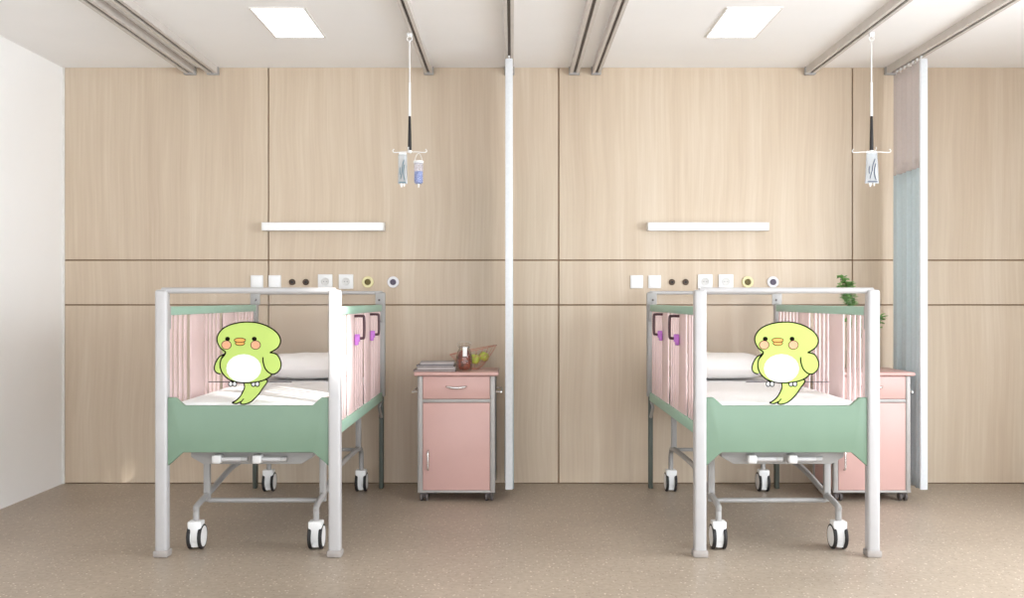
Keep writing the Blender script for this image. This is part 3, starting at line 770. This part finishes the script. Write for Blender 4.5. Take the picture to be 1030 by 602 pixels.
apple(xb + 0.004, yb - 0.034, ZT + 0.034, 0.036, 'green apple lowest in the copper basket, next to the jar', (0.3, 0.2, 0))
apple(xb + 0.056, yb + 0.018, ZT + 0.050, 0.034, 'green apple in the copper basket farthest from the jar', (-0.2, 0.4, 0))

# potted branch on the far cabinet
xp, yp = PX(876, 6.36), 6.36
t = thing('leafy_plant', (xp, yp, ZT), 'leafy green plant on the pink cabinet behind the crib rail', 'plant')
MB().lathe([(0, 0.0), (0.026, 0.0), (0.034, 0.012), (0.036, 0.05), (0.026, 0.085), (0.022, 0.10), (0.025, 0.108), (0.021, 0.106), (0.018, 0.09), (0, 0.05)], seg=24).build('vase', M['vase'], t)
def leaf(b, p, d, ln, wd, roll):
    d = d.normalized(); a = Vector((0, 0, 1)) if abs(d.z) < 0.9 else Vector((1, 0, 0))
    sd = d.cross(a).normalized(); up = sd.cross(d); q = Matrix.Rotation(roll, 3, d); sd = q @ sd; up = q @ up
    bm = b.bm; rows = []
    for k, (f, w) in enumerate(((0, 0.08), (0.25, 0.8), (0.5, 1.0), (0.78, 0.62), (1.0, 0.04))):
        c = p + d * ln * f - up * (ln * 0.18 * f * f)
        rows.append([bm.verts.new(c + sd * (wd / 2 * w * s) + up * (0.12 * wd * abs(s)) + up * o2) for s, o2 in ((-1, 0), (0, 0), (1, 0))])
    for A, B in zip(rows, rows[1:]):
        for j in range(2): bm.faces.new((A[j], A[j + 1], B[j + 1], B[j]))
rp = random.Random(5)
def Q(px, py, d): return Vector((PX(px, d) - xp, d - yp, PZ(py, d) - ZT))
base = Vector((0, 0, 0.09))
branches = [[base, Q(868, 342, 6.36), Q(858, 318, 6.34), Q(850, 300, 6.32), Q(847, 279, 6.31)],
            [base, Q(872, 345, 6.34), Q(862, 330, 6.30), Q(853, 322, 6.28)],
            [base, Q(878, 340, 6.36), Q(882, 330, 6.38), Q(886, 318, 6.40)],
            [base, Q(870, 340, 6.40), Q(862, 320, 6.44), Q(856, 299, 6.45), Q(853, 286, 6.46)]]
st = MB(); lf = MB()
for bi, br in enumerate(branches):
    P = catmull(br, 8); st.tube(P, [0.003 - 0.0018 * i / len(P) for i in range(len(P))], 6)
    n0 = int(len(P) * (0.42 if bi in (0, 3) else 0.5))
    for i in range(n0, len(P)):
        for s in range(7 if bi in (0, 3) and i > len(P) * 0.55 else 2):
            ang = rp.uniform(0, 2 * PI); dirv = Vector((math.cos(ang), math.sin(ang) * 0.8, rp.uniform(-0.1, 0.8)))
            leaf(lf, P[i], dirv, rp.uniform(0.030, 0.052), rp.uniform(0.020, 0.030), rp.uniform(-0.6, 0.6))
st.build('stem', M['stem'], t); lf.build('leaves', M['leaf'], t, sharp=180)

# ------------------------------------------------------------------ light
W = bpy.data.worlds.new('world'); SC.world = W; W.use_nodes = True
bg = W.node_tree.nodes['Background']; bg.inputs['Color'].default_value = (0.88, 0.94, 1.0, 1); bg.inputs['Strength'].default_value = 3.1
def area(name, loc, rot, sx, sy, power, col):
    l = bpy.data.lights.new(name, 'AREA'); l.shape = 'RECTANGLE'; l.size = sx; l.size_y = sy; l.energy = power; l.color = col
    o = bpy.data.objects.new(name, l); COL.objects.link(o); o.location = loc; o.rotation_euler = rot; return o
area('window_daylight', (XR + 0.72, (WY0 + WY1) / 2, (WZ0 + WZ1) / 2 + 0.35), (0, math.radians(62), 0), WZ1 - WZ0, WY1 - WY0, 250, (0.87, 0.935, 1.0))
# added spot without any fixture, overexposes the left crib's inner front post
sp = bpy.data.lights.new('added_post_spot', 'SPOT'); sp.energy = 1200; sp.spot_size = math.radians(11.5); sp.spot_blend = 0.9; sp.shadow_soft_size = 0.04; sp.color = (1, 0.98, 0.95)
so = bpy.data.objects.new('added_post_spot', sp); COL.objects.link(so); so.location = (1.0, 3.0, 2.74)
so.rotation_euler = (Vector((-0.85, 4.98, 1.06)) - so.location).to_track_quat('-Z', 'Y').to_euler()

SC.view_settings.view_transform = 'Standard'; SC.view_settings.look = 'None'
SC.view_settings.gamma = 1; SC.view_settings.use_curve_mapping = False; SC.view_settings.exposure = 0.08
SC.render.engine = 'CYCLES'
SC.cycles.max_bounces = 10; SC.cycles.transparent_max_bounces = 16
